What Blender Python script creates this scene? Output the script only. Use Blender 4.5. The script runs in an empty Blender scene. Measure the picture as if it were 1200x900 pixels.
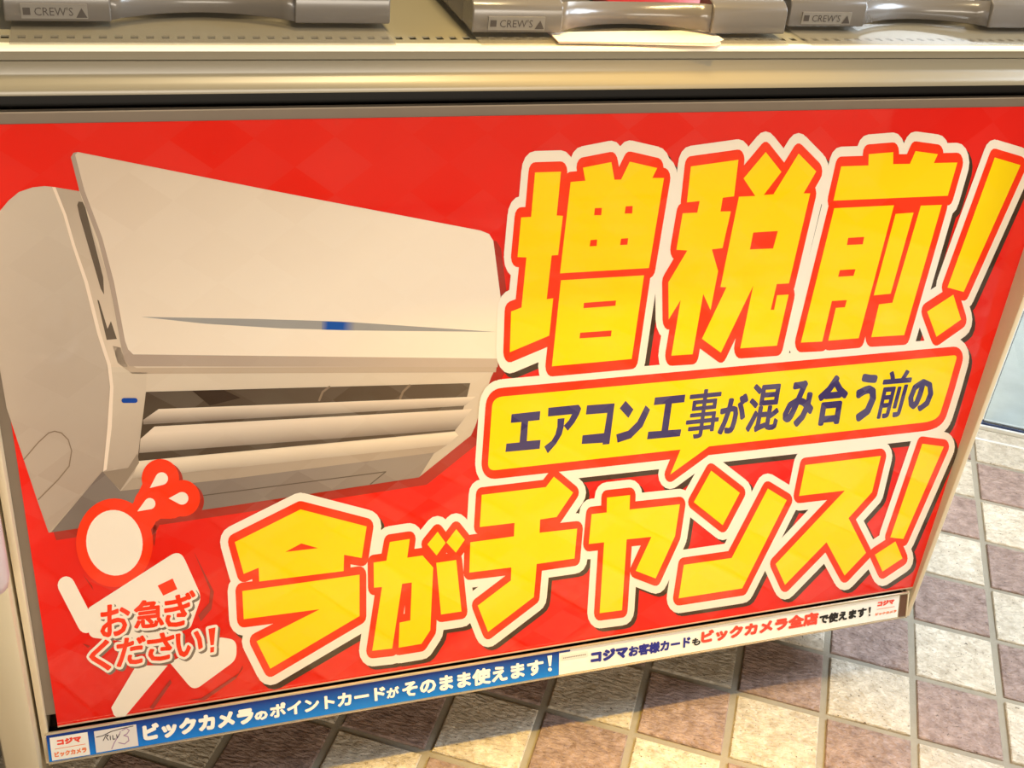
import bpy, bmesh, math, random
import numpy as np
from mathutils import Vector, Matrix
from mathutils.geometry import delaunay_2d_cdt
random.seed(4)
scene = bpy.context.scene
COL = scene.collection

# ------------------------------------------------------------------ camera geometry
F, CX, CY = 1386.378, 600.0, 450.0
AX = Vector((0.94886047, -0.08555066, 0.30388302))      # world x, in lens axes (right, down, forward)
AD = Vector((-0.09501913, 0.84055387, 0.53332968))      # world down
AN = Vector((-0.30105676, -0.53493015, 0.78943940))     # world y (into the counter)
H = 1.27                                                # camera height
def ray(x, y):
    r = Vector((x - CX, y - CY, F))
    return Vector((r.dot(AX), r.dot(AN), -r.dot(AD)))
CAM = Vector((0, 0, H))
def on_y(x, y, yp):
    r = ray(x, y); return CAM + r * (yp / r.y)
def on_z(x, y, zp):
    r = ray(x, y); return CAM + r * ((zp - H) / r.z)

cam = bpy.data.cameras.new('camera'); cam.sensor_width = 36; cam.lens = F * 36 / 1200
cam.clip_start = 0.02
camo = bpy.data.objects.new('camera', cam); COL.objects.link(camo)
right = Vector((AX.x, AN.x, -AD.x)); down = Vector((AX.y, AN.y, -AD.y)); fwd = Vector((AX.z, AN.z, -AD.z))
R = Matrix((right, -down, -fwd)).transposed()
camo.matrix_world = Matrix.Translation(CAM) @ R.to_4x4()
scene.camera = camo

# ------------------------------------------------------------------ world, lights, exposure
scene.view_settings.view_transform = 'Standard'
scene.view_settings.look = 'None'
scene.view_settings.gamma = 1
scene.view_settings.exposure = 0.0
w = bpy.data.worlds.new('world'); scene.world = w; w.use_nodes = True
w.node_tree.nodes['Background'].inputs[0].default_value = (1.0, 0.87, 0.70, 1)
w.node_tree.nodes['Background'].inputs[1].default_value = 0.13
def area(name, loc, target, sx, sy, power, col, spread=180):
    l = bpy.data.lights.new(name, 'AREA'); l.shape = 'RECTANGLE'; l.size = sx; l.size_y = sy
    l.energy = power; l.color = col; l.spread = math.radians(spread)
    o = bpy.data.objects.new(name, l); COL.objects.link(o); o.location = loc
    o.rotation_euler = (Vector(target) - Vector(loc)).to_track_quat('-Z', 'Y').to_euler()
    return o
area('ceiling_panel_light', (0.45, 0.90, 2.95), (0.5, 0.95, 0), 0.8, 0.06, 36, (1.0, 0.78, 0.44), 150)
area('shop_aisle_light', (0.35, -3.0, 1.72), (0.45, 1.0, 0.6), 3.4, 0.6, 130, (1.0, 0.89, 0.74))
area('doorway_daylight', (2.5, 0.75, 1.7), (1.15, 0.75, 0.0), 0.9, 1.0, 70, (0.74, 0.86, 1.0))
area('outdoor_daylight', (3.2, 3.4, 2.8), (2.6, 2.6, 0.0), 1.5, 1.5, 85, (0.86, 0.94, 1.0))
def spot(name, loc, target, power, col, ang, blend):
    l = bpy.data.lights.new(name, 'SPOT'); l.energy = power; l.color = col
    l.spot_size = math.radians(ang); l.spot_blend = blend; l.shadow_soft_size = 0.04
    o = bpy.data.objects.new(name, l); COL.objects.link(o); o.location = loc
    o.rotation_euler = (Vector(target) - Vector(loc)).to_track_quat('-Z', 'Y').to_euler()
spot('ceiling_spotlight', (0.45, 0.58, 2.9), (0.50, 0.78, 0.0), 400, (1.0, 0.62, 0.10), 24, 1.0)

# ------------------------------------------------------------------ material helpers
def lin(c):
    return tuple(((v / 255) / 12.92 if v / 255 <= 0.04045 else ((v / 255 + 0.055) / 1.055) ** 2.4) for v in c) + (1,)
def mat(name, rgb, rough=0.5, metal=0.0, spec=0.5, coat=0.0, trans=0.0, bump=0.0, bscale=200, var=0.0, vscale=20, alpha=1.0):
    m = bpy.data.materials.new(name); m.use_nodes = True; nt = m.node_tree; b = nt.nodes['Principled BSDF']
    b.inputs['Base Color'].default_value = lin(rgb); b.inputs['Roughness'].default_value = rough
    b.inputs['Metallic'].default_value = metal; b.inputs['Specular IOR Level'].default_value = spec
    b.inputs['Coat Weight'].default_value = coat; b.inputs['Transmission Weight'].default_value = trans
    b.inputs['Alpha'].default_value = alpha
    tc = nt.nodes.new('ShaderNodeTexCoord')
    if var:
        n = nt.nodes.new('ShaderNodeTexNoise'); n.inputs['Scale'].default_value = vscale; n.inputs['Detail'].default_value = 5
        mx = nt.nodes.new('ShaderNodeMix'); mx.data_type = 'RGBA'
        c = lin(rgb)
        mx.inputs[6].default_value = tuple(v * (1 - var) for v in c[:3]) + (1,)
        mx.inputs[7].default_value = tuple(min(1, v * (1 + var)) for v in c[:3]) + (1,)
        nt.links.new(tc.outputs['Object'], n.inputs['Vector']); nt.links.new(n.outputs[0], mx.inputs[0])
        nt.links.new(mx.outputs[2], b.inputs['Base Color'])
    if bump:
        n = nt.nodes.new('ShaderNodeTexNoise'); n.inputs['Scale'].default_value = bscale; n.inputs['Detail'].default_value = 4
        bp = nt.nodes.new('ShaderNodeBump'); bp.inputs['Strength'].default_value = bump; bp.inputs['Distance'].default_value = 0.002
        nt.links.new(tc.outputs['Object'], n.inputs['Vector']); nt.links.new(n.outputs[0], bp.inputs['Height'])
        nt.links.new(bp.outputs[0], b.inputs['Normal'])
    return m

PRINT_AMP = {}
def print_mat(name, rgb, amp=0.05, grad=None, rough=0.3):
    """flat ink on the glossy poster; the design's pale lozenge overprint; grad = (uv0, rgb0, uv1, rgb1) in poster metres"""
    m = bpy.data.materials.new(name); m.use_nodes = True; nt = m.node_tree; L = nt.links; b = nt.nodes['Principled BSDF']
    b.inputs['Roughness'].default_value = rough; b.inputs['Specular IOR Level'].default_value = 0.05
    b.inputs['Coat Weight'].default_value = 1.0; b.inputs['Coat Roughness'].default_value = 0.03; b.inputs['Coat IOR'].default_value = 1.5
    tc = nt.nodes.new('ShaderNodeTexCoord'); sp = nt.nodes.new('ShaderNodeSeparateXYZ'); L.new(tc.outputs['Object'], sp.inputs[0])
    def mth(op, a, c=None):
        n = nt.nodes.new('ShaderNodeMath'); n.operation = op
        for i, v in enumerate((a, c)):
            if v is None: continue
            if isinstance(v, (int, float)): n.inputs[i].default_value = v
            else: L.new(v, n.inputs[i])
        return n.outputs[0]
    if grad:
        (u0, v0), c0, (u1, v1), c1 = grad
        du, dv = u1 - u0, v1 - v0; l2 = du * du + dv * dv
        t = mth('ADD', mth('MULTIPLY', sp.outputs[0], du / l2), mth('MULTIPLY', sp.outputs[1], dv / l2))
        t = mth('SUBTRACT', t, (u0 * du + v0 * dv) / l2)
        mx = nt.nodes.new('ShaderNodeMix'); mx.data_type = 'RGBA'; mx.clamp_factor = True
        L.new(t, mx.inputs[0]); mx.inputs[6].default_value = lin(c0); mx.inputs[7].default_value = lin(c1)
        base = mx.outputs[2]
    else:
        rg = nt.nodes.new('ShaderNodeRGB'); rg.outputs[0].default_value = lin(rgb); base = rg.outputs[0]
    # lozenges
    a = mth('ADD', mth('MULTIPLY', sp.outputs[0], 1 / 0.075), mth('MULTIPLY', sp.outputs[1], 1 / 0.058))
    c = mth('SUBTRACT', mth('MULTIPLY', sp.outputs[0], 1 / 0.075), mth('MULTIPLY', sp.outputs[1], 1 / 0.058))
    ck = mth('ADD', mth('FLOOR', a), mth('FLOOR', c)); ck = mth('ABSOLUTE', mth('MODULO', ck, 2.0))
    wn = nt.nodes.new('ShaderNodeTexWhiteNoise'); wn.noise_dimensions = '2D'
    cb = nt.nodes.new('ShaderNodeCombineXYZ'); L.new(mth('FLOOR', a), cb.inputs[0]); L.new(mth('FLOOR', c), cb.inputs[1]); L.new(cb.outputs[0], wn.inputs[0])
    f = mth('MULTIPLY', mth('ADD', mth('MULTIPLY', ck, 0.4), mth('MULTIPLY', wn.outputs[0], 0.6)), amp)
    mx2 = nt.nodes.new('ShaderNodeMix'); mx2.data_type = 'RGBA'; L.new(f, mx2.inputs[0]); L.new(base, mx2.inputs[6]); mx2.inputs[7].default_value = (1, 0.9, 0.75, 1)
    L.new(mx2.outputs[2], b.inputs['Base Color'])
    return m

# ------------------------------------------------------------------ object helpers
def link(name, me, m=None, parent=None, loc=None):
    o = bpy.data.objects.new(name, me); COL.objects.link(o)
    if m is not None and me is not None: me.materials.append(m)
    if parent is not None: o.parent = parent
    if loc is not None: o.location = loc
    return o
def tag(o, label=None, cat=None, group=None, kind=None):
    if label: o['label'] = label
    if cat: o['category'] = cat
    if group: o['group'] = group
    if kind: o['kind'] = kind
    return o
def empty(name, loc=(0, 0, 0), **k):
    o = bpy.data.objects.new(name, None); COL.objects.link(o); o.location = loc; o.empty_display_size = 0.05
    return tag(o, **k)
def box_mesh(name, a, b, bev=0.0, seg=2):
    bm = bmesh.new(); bmesh.ops.create_cube(bm, size=1)
    for v in bm.verts:
        v.co = Vector([a[i] + (b[i] - a[i]) * (v.co[i] + 0.5) for i in range(3)])
    if bev: bmesh.ops.bevel(bm, geom=bm.edges[:], offset=bev, segments=seg, profile=0.5, affect='EDGES')
    me = bpy.data.meshes.new(name); bm.to_mesh(me); bm.free()
    if bev:
        for p in me.polygons: p.use_smooth = True
        me.set_sharp_from_angle(angle=math.radians(40))
    return me
def box(name, a, b, m, parent=None, bev=0.0):
    return link(name, box_mesh(name, a, b, bev), m, parent)
def extrude_x(name, prof, x0, x1, m, parent=None, smooth=False, closed=True):
    """profile of (y, z) points swept along x"""
    n = len(prof); vs = [(x0, p[0], p[1]) for p in prof] + [(x1, p[0], p[1]) for p in prof]
    fs = [(i, (i + 1) % n, n + (i + 1) % n, n + i) for i in range(n if closed else n - 1)]
    if closed: fs += [tuple(range(n))[::-1], tuple(range(n, 2 * n))]
    me = bpy.data.meshes.new(name); me.from_pydata(vs, [], fs)
    bm = bmesh.new(); bm.from_mesh(me); bmesh.ops.recalc_face_normals(bm, faces=bm.faces[:]); bm.to_mesh(me); bm.free()
    if smooth:
        for p in me.polygons: p.use_smooth = True
        me.set_sharp_from_angle(angle=math.radians(35))
    return link(name, me, m, parent)
def prism(name, pts, z0, z1, m, parent=None):
    n = len(pts); vs = [(p[0], p[1], z0) for p in pts] + [(p[0], p[1], z1) for p in pts]
    fs = [tuple(range(n))[::-1], tuple(range(n, 2 * n))] + [(i, (i + 1) % n, n + (i + 1) % n, n + i) for i in range(n)]
    me = bpy.data.meshes.new(name); me.from_pydata(vs, [], fs)
    bm = bmesh.new(); bm.from_mesh(me); bmesh.ops.recalc_face_normals(bm, faces=bm.faces[:]); bm.to_mesh(me); bm.free()
    return link(name, me, m, parent)

# ------------------------------------------------------------------ materials
M = {}
M['cream_metal'] = mat('cream painted steel', (205, 190, 158), 0.32, spec=0.6, var=0.05, vscale=6, bump=0.03, bscale=500)
M['rail_metal'] = mat('champagne rail aluminium', (206, 190, 160), 0.26, metal=0.55, var=0.03, vscale=8)
M['dark_gap'] = mat('dark gap shade and track bed', (24, 19, 12), 0.6)  # near-black stands in for shade in gaps and slots; also the track bed
M['board_grey'] = mat('grey brown board', (128, 114, 98), 0.5, var=0.06, vscale=30)
M['post_beige'] = mat('beige post paint', (222, 205, 172), 0.35, var=0.04, vscale=10)
M['mauve'] = mat('pale mauve plastic', (196, 180, 178), 0.3)
M['holder'] = mat('smoky frosted plastic', (134, 127, 120), 0.22, trans=0.4, var=0.05, vscale=15)
M['clear'] = mat('clear acrylic', (150, 142, 128), 0.12, alpha=0.24)
M['black'] = mat('black ink', (38, 34, 32), 0.5)
M['paper'] = mat('white paper', (232, 228, 220), 0.5)
M['pink_paper'] = mat('pink edged paper', (240, 200, 180), 0.5)
M['red_paper'] = mat('red catalogue cover', (165, 22, 22), 0.35)
M['grout'] = mat('grey mortar', (150, 142, 126), 0.9, var=0.12, vscale=60, bump=0.4, bscale=300)
M['concrete'] = mat('pale pavement', (196, 198, 192), 0.6, var=0.22, vscale=14, bump=0.2, bscale=80)
M['track_blue'] = mat('dark anodised track', (52, 66, 100), 0.35, metal=0.4)
M['track_light'] = mat('bright track edge', (225, 222, 215), 0.3, metal=0.3)
M['glass'] = mat('door glass', (235, 245, 248), 0.02, trans=1.0)

def tile_mat(name, c0, c1, c2):
    m = bpy.data.materials.new(name); m.use_nodes = True; nt = m.node_tree; L = nt.links; b = nt.nodes['Principled BSDF']
    b.inputs['Roughness'].default_value = 0.42; b.inputs['Specular IOR Level'].default_value = 0.5
    tc = nt.nodes.new('ShaderNodeTexCoord'); oi = nt.nodes.new('ShaderNodeObjectInfo')
    ad = nt.nodes.new('ShaderNodeVectorMath'); ad.operation = 'ADD'; L.new(tc.outputs['Object'], ad.inputs[0])
    sc = nt.nodes.new('ShaderNodeVectorMath'); sc.operation = 'SCALE'; sc.inputs[0].default_value = (7, 13, 3); L.new(oi.outputs['Random'], sc.inputs['Scale']); L.new(sc.outputs[0], ad.inputs[1])
    n1 = nt.nodes.new('ShaderNodeTexNoise'); n1.inputs['Scale'].default_value = 60; n1.inputs['Detail'].default_value = 8; n1.inputs['Roughness'].default_value = 0.65; L.new(ad.outputs[0], n1.inputs['Vector'])
    n2 = nt.nodes.new('ShaderNodeTexNoise'); n2.inputs['Scale'].default_value = 260; n2.inputs['Detail'].default_value = 3; L.new(ad.outputs[0], n2.inputs['Vector'])
    cr = nt.nodes.new('ShaderNodeValToRGB'); cr.color_ramp.elements[0].position = 0.3; cr.color_ramp.elements[0].color = lin(c0)
    cr.color_ramp.elements[1].position = 0.68; cr.color_ramp.elements[1].color = lin(c1); L.new(n1.outputs[0], cr.inputs[0])
    pr = nt.nodes.new('ShaderNodeValToRGB'); pr.color_ramp.elements[0].position = 0.27; pr.color_ramp.elements[0].color = (1, 1, 1, 1)
    pr.color_ramp.elements[1].position = 0.36; pr.color_ramp.elements[1].color = (0, 0, 0, 1); L.new(n2.outputs[0], pr.inputs[0])
    mx = nt.nodes.new('ShaderNodeMix'); mx.data_type = 'RGBA'; L.new(pr.outputs[0], mx.inputs[0]); L.new(cr.outputs[0], mx.inputs[6]); mx.inputs[7].default_value = lin(c2)
    hv = nt.nodes.new('ShaderNodeHueSaturation'); L.new(mx.outputs[2], hv.inputs['Color'])
    mr = nt.nodes.new('ShaderNodeMapRange'); mr.inputs[3].default_value = 0.88; mr.inputs[4].default_value = 1.1; L.new(oi.outputs['Random'], mr.inputs[0]); L.new(mr.outputs[0], hv.inputs['Value'])
    L.new(hv.outputs[0], b.inputs['Base Color'])
    mp = nt.nodes.new('ShaderNodeMapping'); mp.inputs['Scale'].default_value = (1, 2.2, 1); mp.inputs['Rotation'].default_value = (0, 0, 0.5); L.new(ad.outputs[0], mp.inputs[0])
    n3 = nt.nodes.new('ShaderNodeTexNoise'); n3.inputs['Scale'].default_value = 95; n3.inputs['Detail'].default_value = 5; L.new(mp.outputs[0], n3.inputs['Vector'])
    bp = nt.nodes.new('ShaderNodeBump'); bp.inputs['Strength'].default_value = 1.0; bp.inputs['Distance'].default_value = 0.006; L.new(n3.outputs[0], bp.inputs['Height']); L.new(bp.outputs[0], b.inputs['Normal'])
    return m
M['tile_light'] = tile_mat('cream split stone tile', (174, 160, 138), (224, 213, 194), (90, 74, 58))
M['tile_dark'] = tile_mat('mauve brown split stone tile', (122, 98, 88), (180, 154, 142), (84, 66, 58))

# ------------------------------------------------------------------ floor: mortar bed and tiles
S0 = complex(0.90876133, 0.87028418) * H; S1 = complex(0.08547296, -0.05515967) * H
PITCH = abs(S1); TANG = math.atan2(S1.imag, S1.real)
def tile_xy(i, j):
    z = S0 + S1 * complex(i, -j); return z.real, z.imag
def tile_ij(x, y):
    q = (complex(x, y) - S0) / S1; return q.real, -q.imag
TH = 0.012
floor = link('floor', None); 
me = bpy.data.meshes.new('floor')
JT = -5.06                    # row coordinate of the door threshold's near edge
c = [tile_xy(-26, JT), tile_xy(14, JT), tile_xy(14, 17), tile_xy(-26, 17)]
bpy.data.objects.remove(floor)
floor = prism('floor', c, -0.05, -0.0035, M['grout']); tag(floor, 'grey mortar bed of the checkered tile floor', kind='structure')
hx = PITCH * (1 - 0.085) / 2
def tile_mesh(name, sx, sy, m):
    bm = bmesh.new(); bmesh.ops.create_cube(bm, size=1)
    for v in bm.verts: v.co = Vector((v.co.x * sx * 2, v.co.y * sy * 2, v.co.z * TH))
    bmesh.ops.bevel(bm, geom=[e for e in bm.edges if all(v.co.z > 0 for v in e.verts)], offset=0.0015, segments=1, affect='EDGES')
    me = bpy.data.meshes.new(name); bm.to_mesh(me); bm.free(); me.materials.append(m); return me
tl = tile_mesh('tile', hx, hx, M['tile_light']); td = tile_mesh('tile', hx, hx, M['tile_dark'])
cnt = 0; far = []
for i in range(-20, 12):
    for j in range(-6, 20):
        x, y = tile_xy(i + 0.5, j + 0.5)
        if j <= -6: continue
        if not (-1.0 < x < 2.3 and -1.05 < y < 1.75): continue
        me = tl if (i + j) % 2 == 0 else td
        if not (-0.35 < x < 1.95 and 0.5 < y < 1.75):
            far.append((x, y, (i + j) % 2)); continue
        o = bpy.data.objects.new('tile', me); COL.objects.link(o); o.parent = floor
        o.location = (x, y, -TH / 2 + random.uniform(-0.0008, 0.0006)); o.rotation_euler = (random.uniform(-.004, .004), random.uniform(-.004, .004), TANG)
        cnt += 1
print('tiles', cnt)
for par, src in ((0, tl), (1, td)):
    vs = []; fs = []; ca, sa = math.cos(TANG), math.sin(TANG)
    for x, y, p_ in far:
        if p_ != par: continue
        k = len(vs)
        vs += [(x + v.co.x * ca - v.co.y * sa, y + v.co.x * sa + v.co.y * ca, v.co.z - TH / 2) for v in src.vertices]
        fs += [tuple(i_ + k for i_ in p.vertices) for p in src.polygons]
    me = bpy.data.meshes.new('outlying_tiles'); me.from_pydata(vs, [], fs)
    tag(link('outlying_tiles', me, src.materials[0], floor), kind='stuff')

# door threshold, outside pavement and glass
def strip_ij(name, i0, i1, j0, j1, z0, z1, m, parent=None):
    return prism(name, [tile_xy(i0, j0), tile_xy(i1, j0), tile_xy(i1, j1), tile_xy(i0, j1)], z0, z1, m, parent)
def ij_px(x, y): return tile_ij(*on_z(x, y, 0).xy)
ja = ij_px(1170, 521)[1]; jb = ij_px(1170, 513.5)[1]; jc = ij_px(1170, 505)[1]; jd = ij_px(1170, 503)[1]; je = ij_px(1170, 496)[1]; jf = ij_px(1170, 494)[1]
print('threshold rows', ja, jb, jc, jd, je, jf)
trim = strip_ij('trim_1', -6, 9, jf, ja, -0.05, -0.006, M['dark_gap']); tag(trim, 'dark sliding door track set in the floor right of the counter', kind='structure')
strip_ij('track_edge', -6, 9, ja - 0.05, ja, -0.006, 0.002, M['track_light'], trim)
strip_ij('track_bar', -6, 9, jb, ja - 0.05, -0.006, 0.0, M['track_blue'], trim)
strip_ij('track_edge', -6, 9, jd, jc, -0.006, 0.003, M['track_light'], trim)
strip_ij('track_bar', -6, 9, je, jd, -0.006, 0.0, M['track_blue'], trim)
strip_ij('track_edge', -6, 9, jf, je, -0.006, 0.002, M['track_light'], trim)
pave = strip_ij('pavement', -8, 30, jf - 14, jf, -0.05, 0.0, M['concrete']); tag(pave, 'bright pale pavement outside the doorway', kind='structure')
door = empty('door_1', (*tile_xy(2, (jd + je) / 2), 0), kind='structure', label='glass sliding door standing on the dark floor track')
dg = strip_ij('pane', 1.2, 8, (jd + je) / 2 - 0.03, (jd + je) / 2 + 0.03, 0.004, 2.2, M['glass']); dg.parent = door; dg.matrix_parent_inverse = Matrix.Translation(-door.location)

# ------------------------------------------------------------------ display counter
YF = 1.02                                  # front plane of the posts
XL0, XL1 = on_y(3, 600, YF).x, on_y(13, 600, YF).x
XR1 = on_y(1186, 400, YF).x; XR0 = XR1 - 0.008
ZB = on_y(1066, 722, YF).z
ZD = H - 0.3131 * 1.0                      # deck height
YL = 1.0                                   # lip front
counter = empty('display_counter', ((XL0 + XR1) / 2, 1.3, 0), label='beige metal shop display counter holding the red air conditioner poster', cat='counter')
def cpart(o):
    o.parent = counter; o.matrix_parent_inverse = Matrix.Translation(-Vector(counter.location)); return o
print('posts', XL0, XL1, XR0, XR1, ZB, ZD)
cpart(box('side_post', (XL0, YF, ZB), (XL1, 1.75, ZD - 0.012), M['post_beige'], bev=0.0015))
cpart(box('side_post', (XR0, YF, ZB), (XR1, 1.75, ZD - 0.012), M['post_beige'], bev=0.0015))
# deck with punched slots
z1 = ZD - 0.0005
sx0 = on_z(25, 43, ZD).x; sy = on_z(600, 44.3, ZD).y
xs = []; x = sx0
while x > XL0 + 0.01: x -= 0.01255
x += 0.01255
while x < XR1 - 0.01: xs.append(x); x += 0.01255
sw, sh = 0.0032, 0.0042
vs = []; fs = []
def quad(x0, y0, x1, y1):
    k = len(vs); vs.extend([(x0, y0, z1), (x1, y0, z1), (x1, y1, z1), (x0, y1, z1)]); fs.append((k, k + 1, k + 2, k + 3))
quad(XL0, YL + 0.012, XR1, sy - sh); quad(XL0, sy + sh, XR1, 1.75)
prev = XL0
for x in xs: quad(prev, sy - sh, x - sw, sy + sh); prev = x + sw
quad(prev, sy - sh, XR1, sy + sh)
me = bpy.data.meshes.new('shelf_deck'); me.from_pydata(vs, [], fs); bm = bmesh.new(); bm.from_mesh(me); bmesh.ops.remove_doubles(bm, verts=bm.verts[:], dist=1e-6)
r = bmesh.ops.extrude_face_region(bm, geom=bm.faces[:])
for g in r['geom']:
    if isinstance(g, bmesh.types.BMVert): g.co.z -= 0.0015
bmesh.ops.recalc_face_normals(bm, faces=bm.faces[:]); bm.to_mesh(me); bm.free()
cpart(link('shelf_deck', me, mat('greige shelf paint', (146, 138, 114), 0.4, var=0.08, vscale=5)))
cpart(box('slot_shade_backing', (XL0 + 0.001, YL + 0.014, ZD - 0.011), (XR1 - 0.001, 1.74, ZD - 0.009), M['dark_gap']))  # dark sheet painted as the shade inside the slots
# front rail profile (y, z)
def rz(k, y=YL): return H - k * y
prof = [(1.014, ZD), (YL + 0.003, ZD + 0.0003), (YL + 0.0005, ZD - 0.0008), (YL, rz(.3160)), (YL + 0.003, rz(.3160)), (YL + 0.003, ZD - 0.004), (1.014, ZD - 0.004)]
cpart(extrude_x('shelf_lip', prof, XL0, XR1, mat('cream lip with painted highlight', (244, 234, 208), 0.3), smooth=True))  # lip colour lightened to carry the overhead highlight along the edge
prof = [(YL + 0.0025, rz(.3162)), (YL + 0.0020, rz(.3234)), (YL + 0.0045, rz(.3238)), (YL + 0.0045, rz(.3243)), (YL + 0.0020, rz(.3247)),
        (YL + 0.0015, rz(.3345)), (YL + 0.0008, rz(.3362)), (YL - 0.0008, rz(.3378)), (YL - 0.0045, rz(.3408)), (YL - 0.0080, rz(.3440)), (YL - 0.0092, rz(.3460)),
        (YL - 0.0095, rz(.3490)), (YL - 0.006, rz(.3500)), (1.03, rz(.3500)), (1.03, rz(.3162))]
cpart(extrude_x('front_rail', prof, XL0, XR1, mat('greige rail paint', (140, 130, 108), 0.30, spec=0.6), smooth=True))
# body behind the poster, coloured dark for the shade above it, floor pan
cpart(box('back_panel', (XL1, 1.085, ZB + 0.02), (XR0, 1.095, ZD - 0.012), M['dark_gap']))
cpart(box('base_pan', (XL1, 1.04, ZB + 0.004), (XR0, 1.74, ZB + 0.02), M['cream_metal']))
cpart(box('rear_panel', (XL0, 1.75, ZB), (XR1, 1.76, ZD), M['cream_metal']))
for x in (XL1 + 0.06, XR0 - 0.06):
    for y in (1.3, 1.68):
        me = bpy.data.meshes.new('caster'); bm = bmesh.new()
        bmesh.ops.create_cone(bm, cap_ends=True, segments=20, radius1=0.03, radius2=0.03, depth=0.022, matrix=Matrix.Translation((x, y, 0.0305)) @ Matrix.Rotation(math.pi / 2, 4, 'Y'))
        bmesh.ops.create_cube(bm, size=1, matrix=Matrix.Translation((x, y, (ZB + 0.0305) / 2)) @ Matrix.Diagonal((0.034, 0.03, ZB - 0.0305, 1)))
        bm.to_mesh(me); bm.free(); cpart(link('caster', me, M['black']))
# small fold crease of tape on the rail and the label channel at the bottom
YS = 1.010                                  # front of the label strips at their bottom edge; they lean back
LT = math.radians(16.5)
SV = Vector((0, math.sin(LT), math.cos(LT))); SU = Vector((1, 0, 0)); SN = SU.cross(SV)
SO = on_y(600, 800.6, YS)
def sp(px, py):
    r = ray(px, py); t = (SO - CAM).dot(SN) / r.dot(SN); p = CAM + r * t - SO
    return Vector((p.dot(SU), p.dot(SV), 0))
print('strip v', sp(54, 861), sp(56, 895), sp(1055, 697), sp(1062, 722))
ZT = (sp(54, 861).y + sp(1055, 697).y) / 2; ZS = (sp(56, 895).y + sp(1062, 722).y) / 2
SM = Matrix.Translation(SO) @ Matrix((SU, SV, SN)).transposed().to_4x4()
xl = sp(54.5, 875).x; xr = sp(1062, 710).x
def spart(o): o.data.transform(SM); return cpart(o)
def chan(pts): return [(-n_, v_) for n_, v_ in pts]
def extrude_s(name, prof, x0, x1, m, smooth=False):
    # profile of (out, up) in the leaning plane
    o = extrude_x(name, prof, x0, x1, m, smooth=smooth)
    for v in o.data.vertices: v.co = Vector((v.co.x, v.co.z, v.co.y))
    o.data.flip_normals(); return spart(o)
extrude_s('label_channel', [(-0.0015, ZS), (0.002, ZS - 0.0008), (0.0025, ZS + 0.0010), (0.0015, ZS + 0.0010), (-0.0008, ZS + 0.0006), (-0.0008, ZT),
      (0.0015, ZT), (0.0025, ZT + 0.0006), (0.0022, ZT + 0.0028), (0.001, ZT + 0.0034), (-0.0005, ZT + 0.003), (-0.0025, ZT), (-0.0025, ZS)], xl, xr, M['rail_metal'], smooth=True)
bk = box('channel_shade_backing', (xl, ZS + 0.001, -0.02), (xr, ZT - 0.003, -0.0026), M['dark_gap']); spart(bk)  # dark colour paints the shade in the gap behind the channel

# ------------------------------------------------------------------ the poster plane
vp = ray(411.0, 2799.0); tilt = math.atan2(vp.y, -vp.z) * -1
# direction of the poster's downward edge: mostly -z, slightly towards the viewer at the bottom
dv = Vector((0, vp.y, vp.z)).normalized()
if dv.z > 0: dv = -dv
V = -dv; U = Vector((1, 0, 0)); NRM = U.cross(V).normalized()
corner = on_y(1073, 687, YF + 0.006)
PO = Vector((0.5, corner.y, corner.z)) + V * 0.35
print('poster tilt', math.degrees(math.atan2(V.y, V.z)), 'normal', NRM)
def uv(px, py):
    r = ray(px, py); t = (PO - CAM).dot(NRM) / r.dot(NRM); p = CAM + r * t - PO
    return p.dot(U), p.dot(V)
PM = Matrix.Translation(PO) @ Matrix((U, V, NRM)).transposed().to_4x4()
poster = empty('poster', label='large red and yellow air conditioner sale poster under the shelf edge', cat='poster')
poster.matrix_world = PM

# union of flat shapes, done in photograph-sized units and laid into a plane
def union(polys):
    vs = []; fs = []; es = []
    for p in polys:
        ar = sum(p[i - 1][0] * p[i][1] - p[i][0] * p[i - 1][1] for i in range(len(p)))
        if abs(ar) < 1e-5: continue
        if ar < 0: p = p[::-1]
        k = len(vs); vs.extend(Vector(q) for q in p); fs.append(list(range(k, k + len(p))))
    o = delaunay_2d_cdt(vs, es, fs, 0, 1e-4)
    V_ = np.array([tuple(v) for v in o[0]]); F_ = o[2]
    cen = np.array([V_[f].mean(axis=0) for f in F_]); ins = np.zeros(len(F_), bool)
    for f in fs:
        q = np.array([tuple(vs[i]) for i in f]); lo = q.min(0); hi = q.max(0)
        c_ = np.nonzero(~ins & (cen[:, 0] >= lo[0]) & (cen[:, 0] <= hi[0]) & (cen[:, 1] >= lo[1]) & (cen[:, 1] <= hi[1]))[0]
        if not len(c_): continue
        P_ = cen[c_]; a = q; b_ = np.roll(q, -1, 0); res = np.zeros(len(c_), bool)
        for (ax, ay), (bx, by) in zip(a, b_):
            if ay == by: continue
            res ^= ((ay > P_[:, 1]) != (by > P_[:, 1])) & (P_[:, 0] < (bx - ax) * (P_[:, 1] - ay) / (by - ay) + ax)
        ins[c_[res]] = True
    return [tuple(v) for v in V_], [tuple(f) for f, k in zip(F_, ins) if k]
def capsules(loops, rx, ry, seg=12):
    """Minkowski sum of outlines with an ellipse: loops = list of (points, closed)"""
    out = []
    k = rx / ry
    for pts, closed in loops:
        q = [Vector((p[0], p[1] * k)) for p in pts]; n = len(q)
        for a in q:
            out.append([(a.x + rx * math.cos(t * 2 * math.pi / seg), (a.y + rx * math.sin(t * 2 * math.pi / seg)) / k) for t in range(seg)])
        for i in range(n if closed else n - 1):
            a, b = q[i], q[(i + 1) % n]; d = b - a
            if d.length < 1e-6: continue
            m_ = Vector((-d.y, d.x)).normalized() * rx
            out.append([(c_.x, c_.y / k) for c_ in (a + m_, a - m_, b - m_, b + m_)])
    return out
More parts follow.
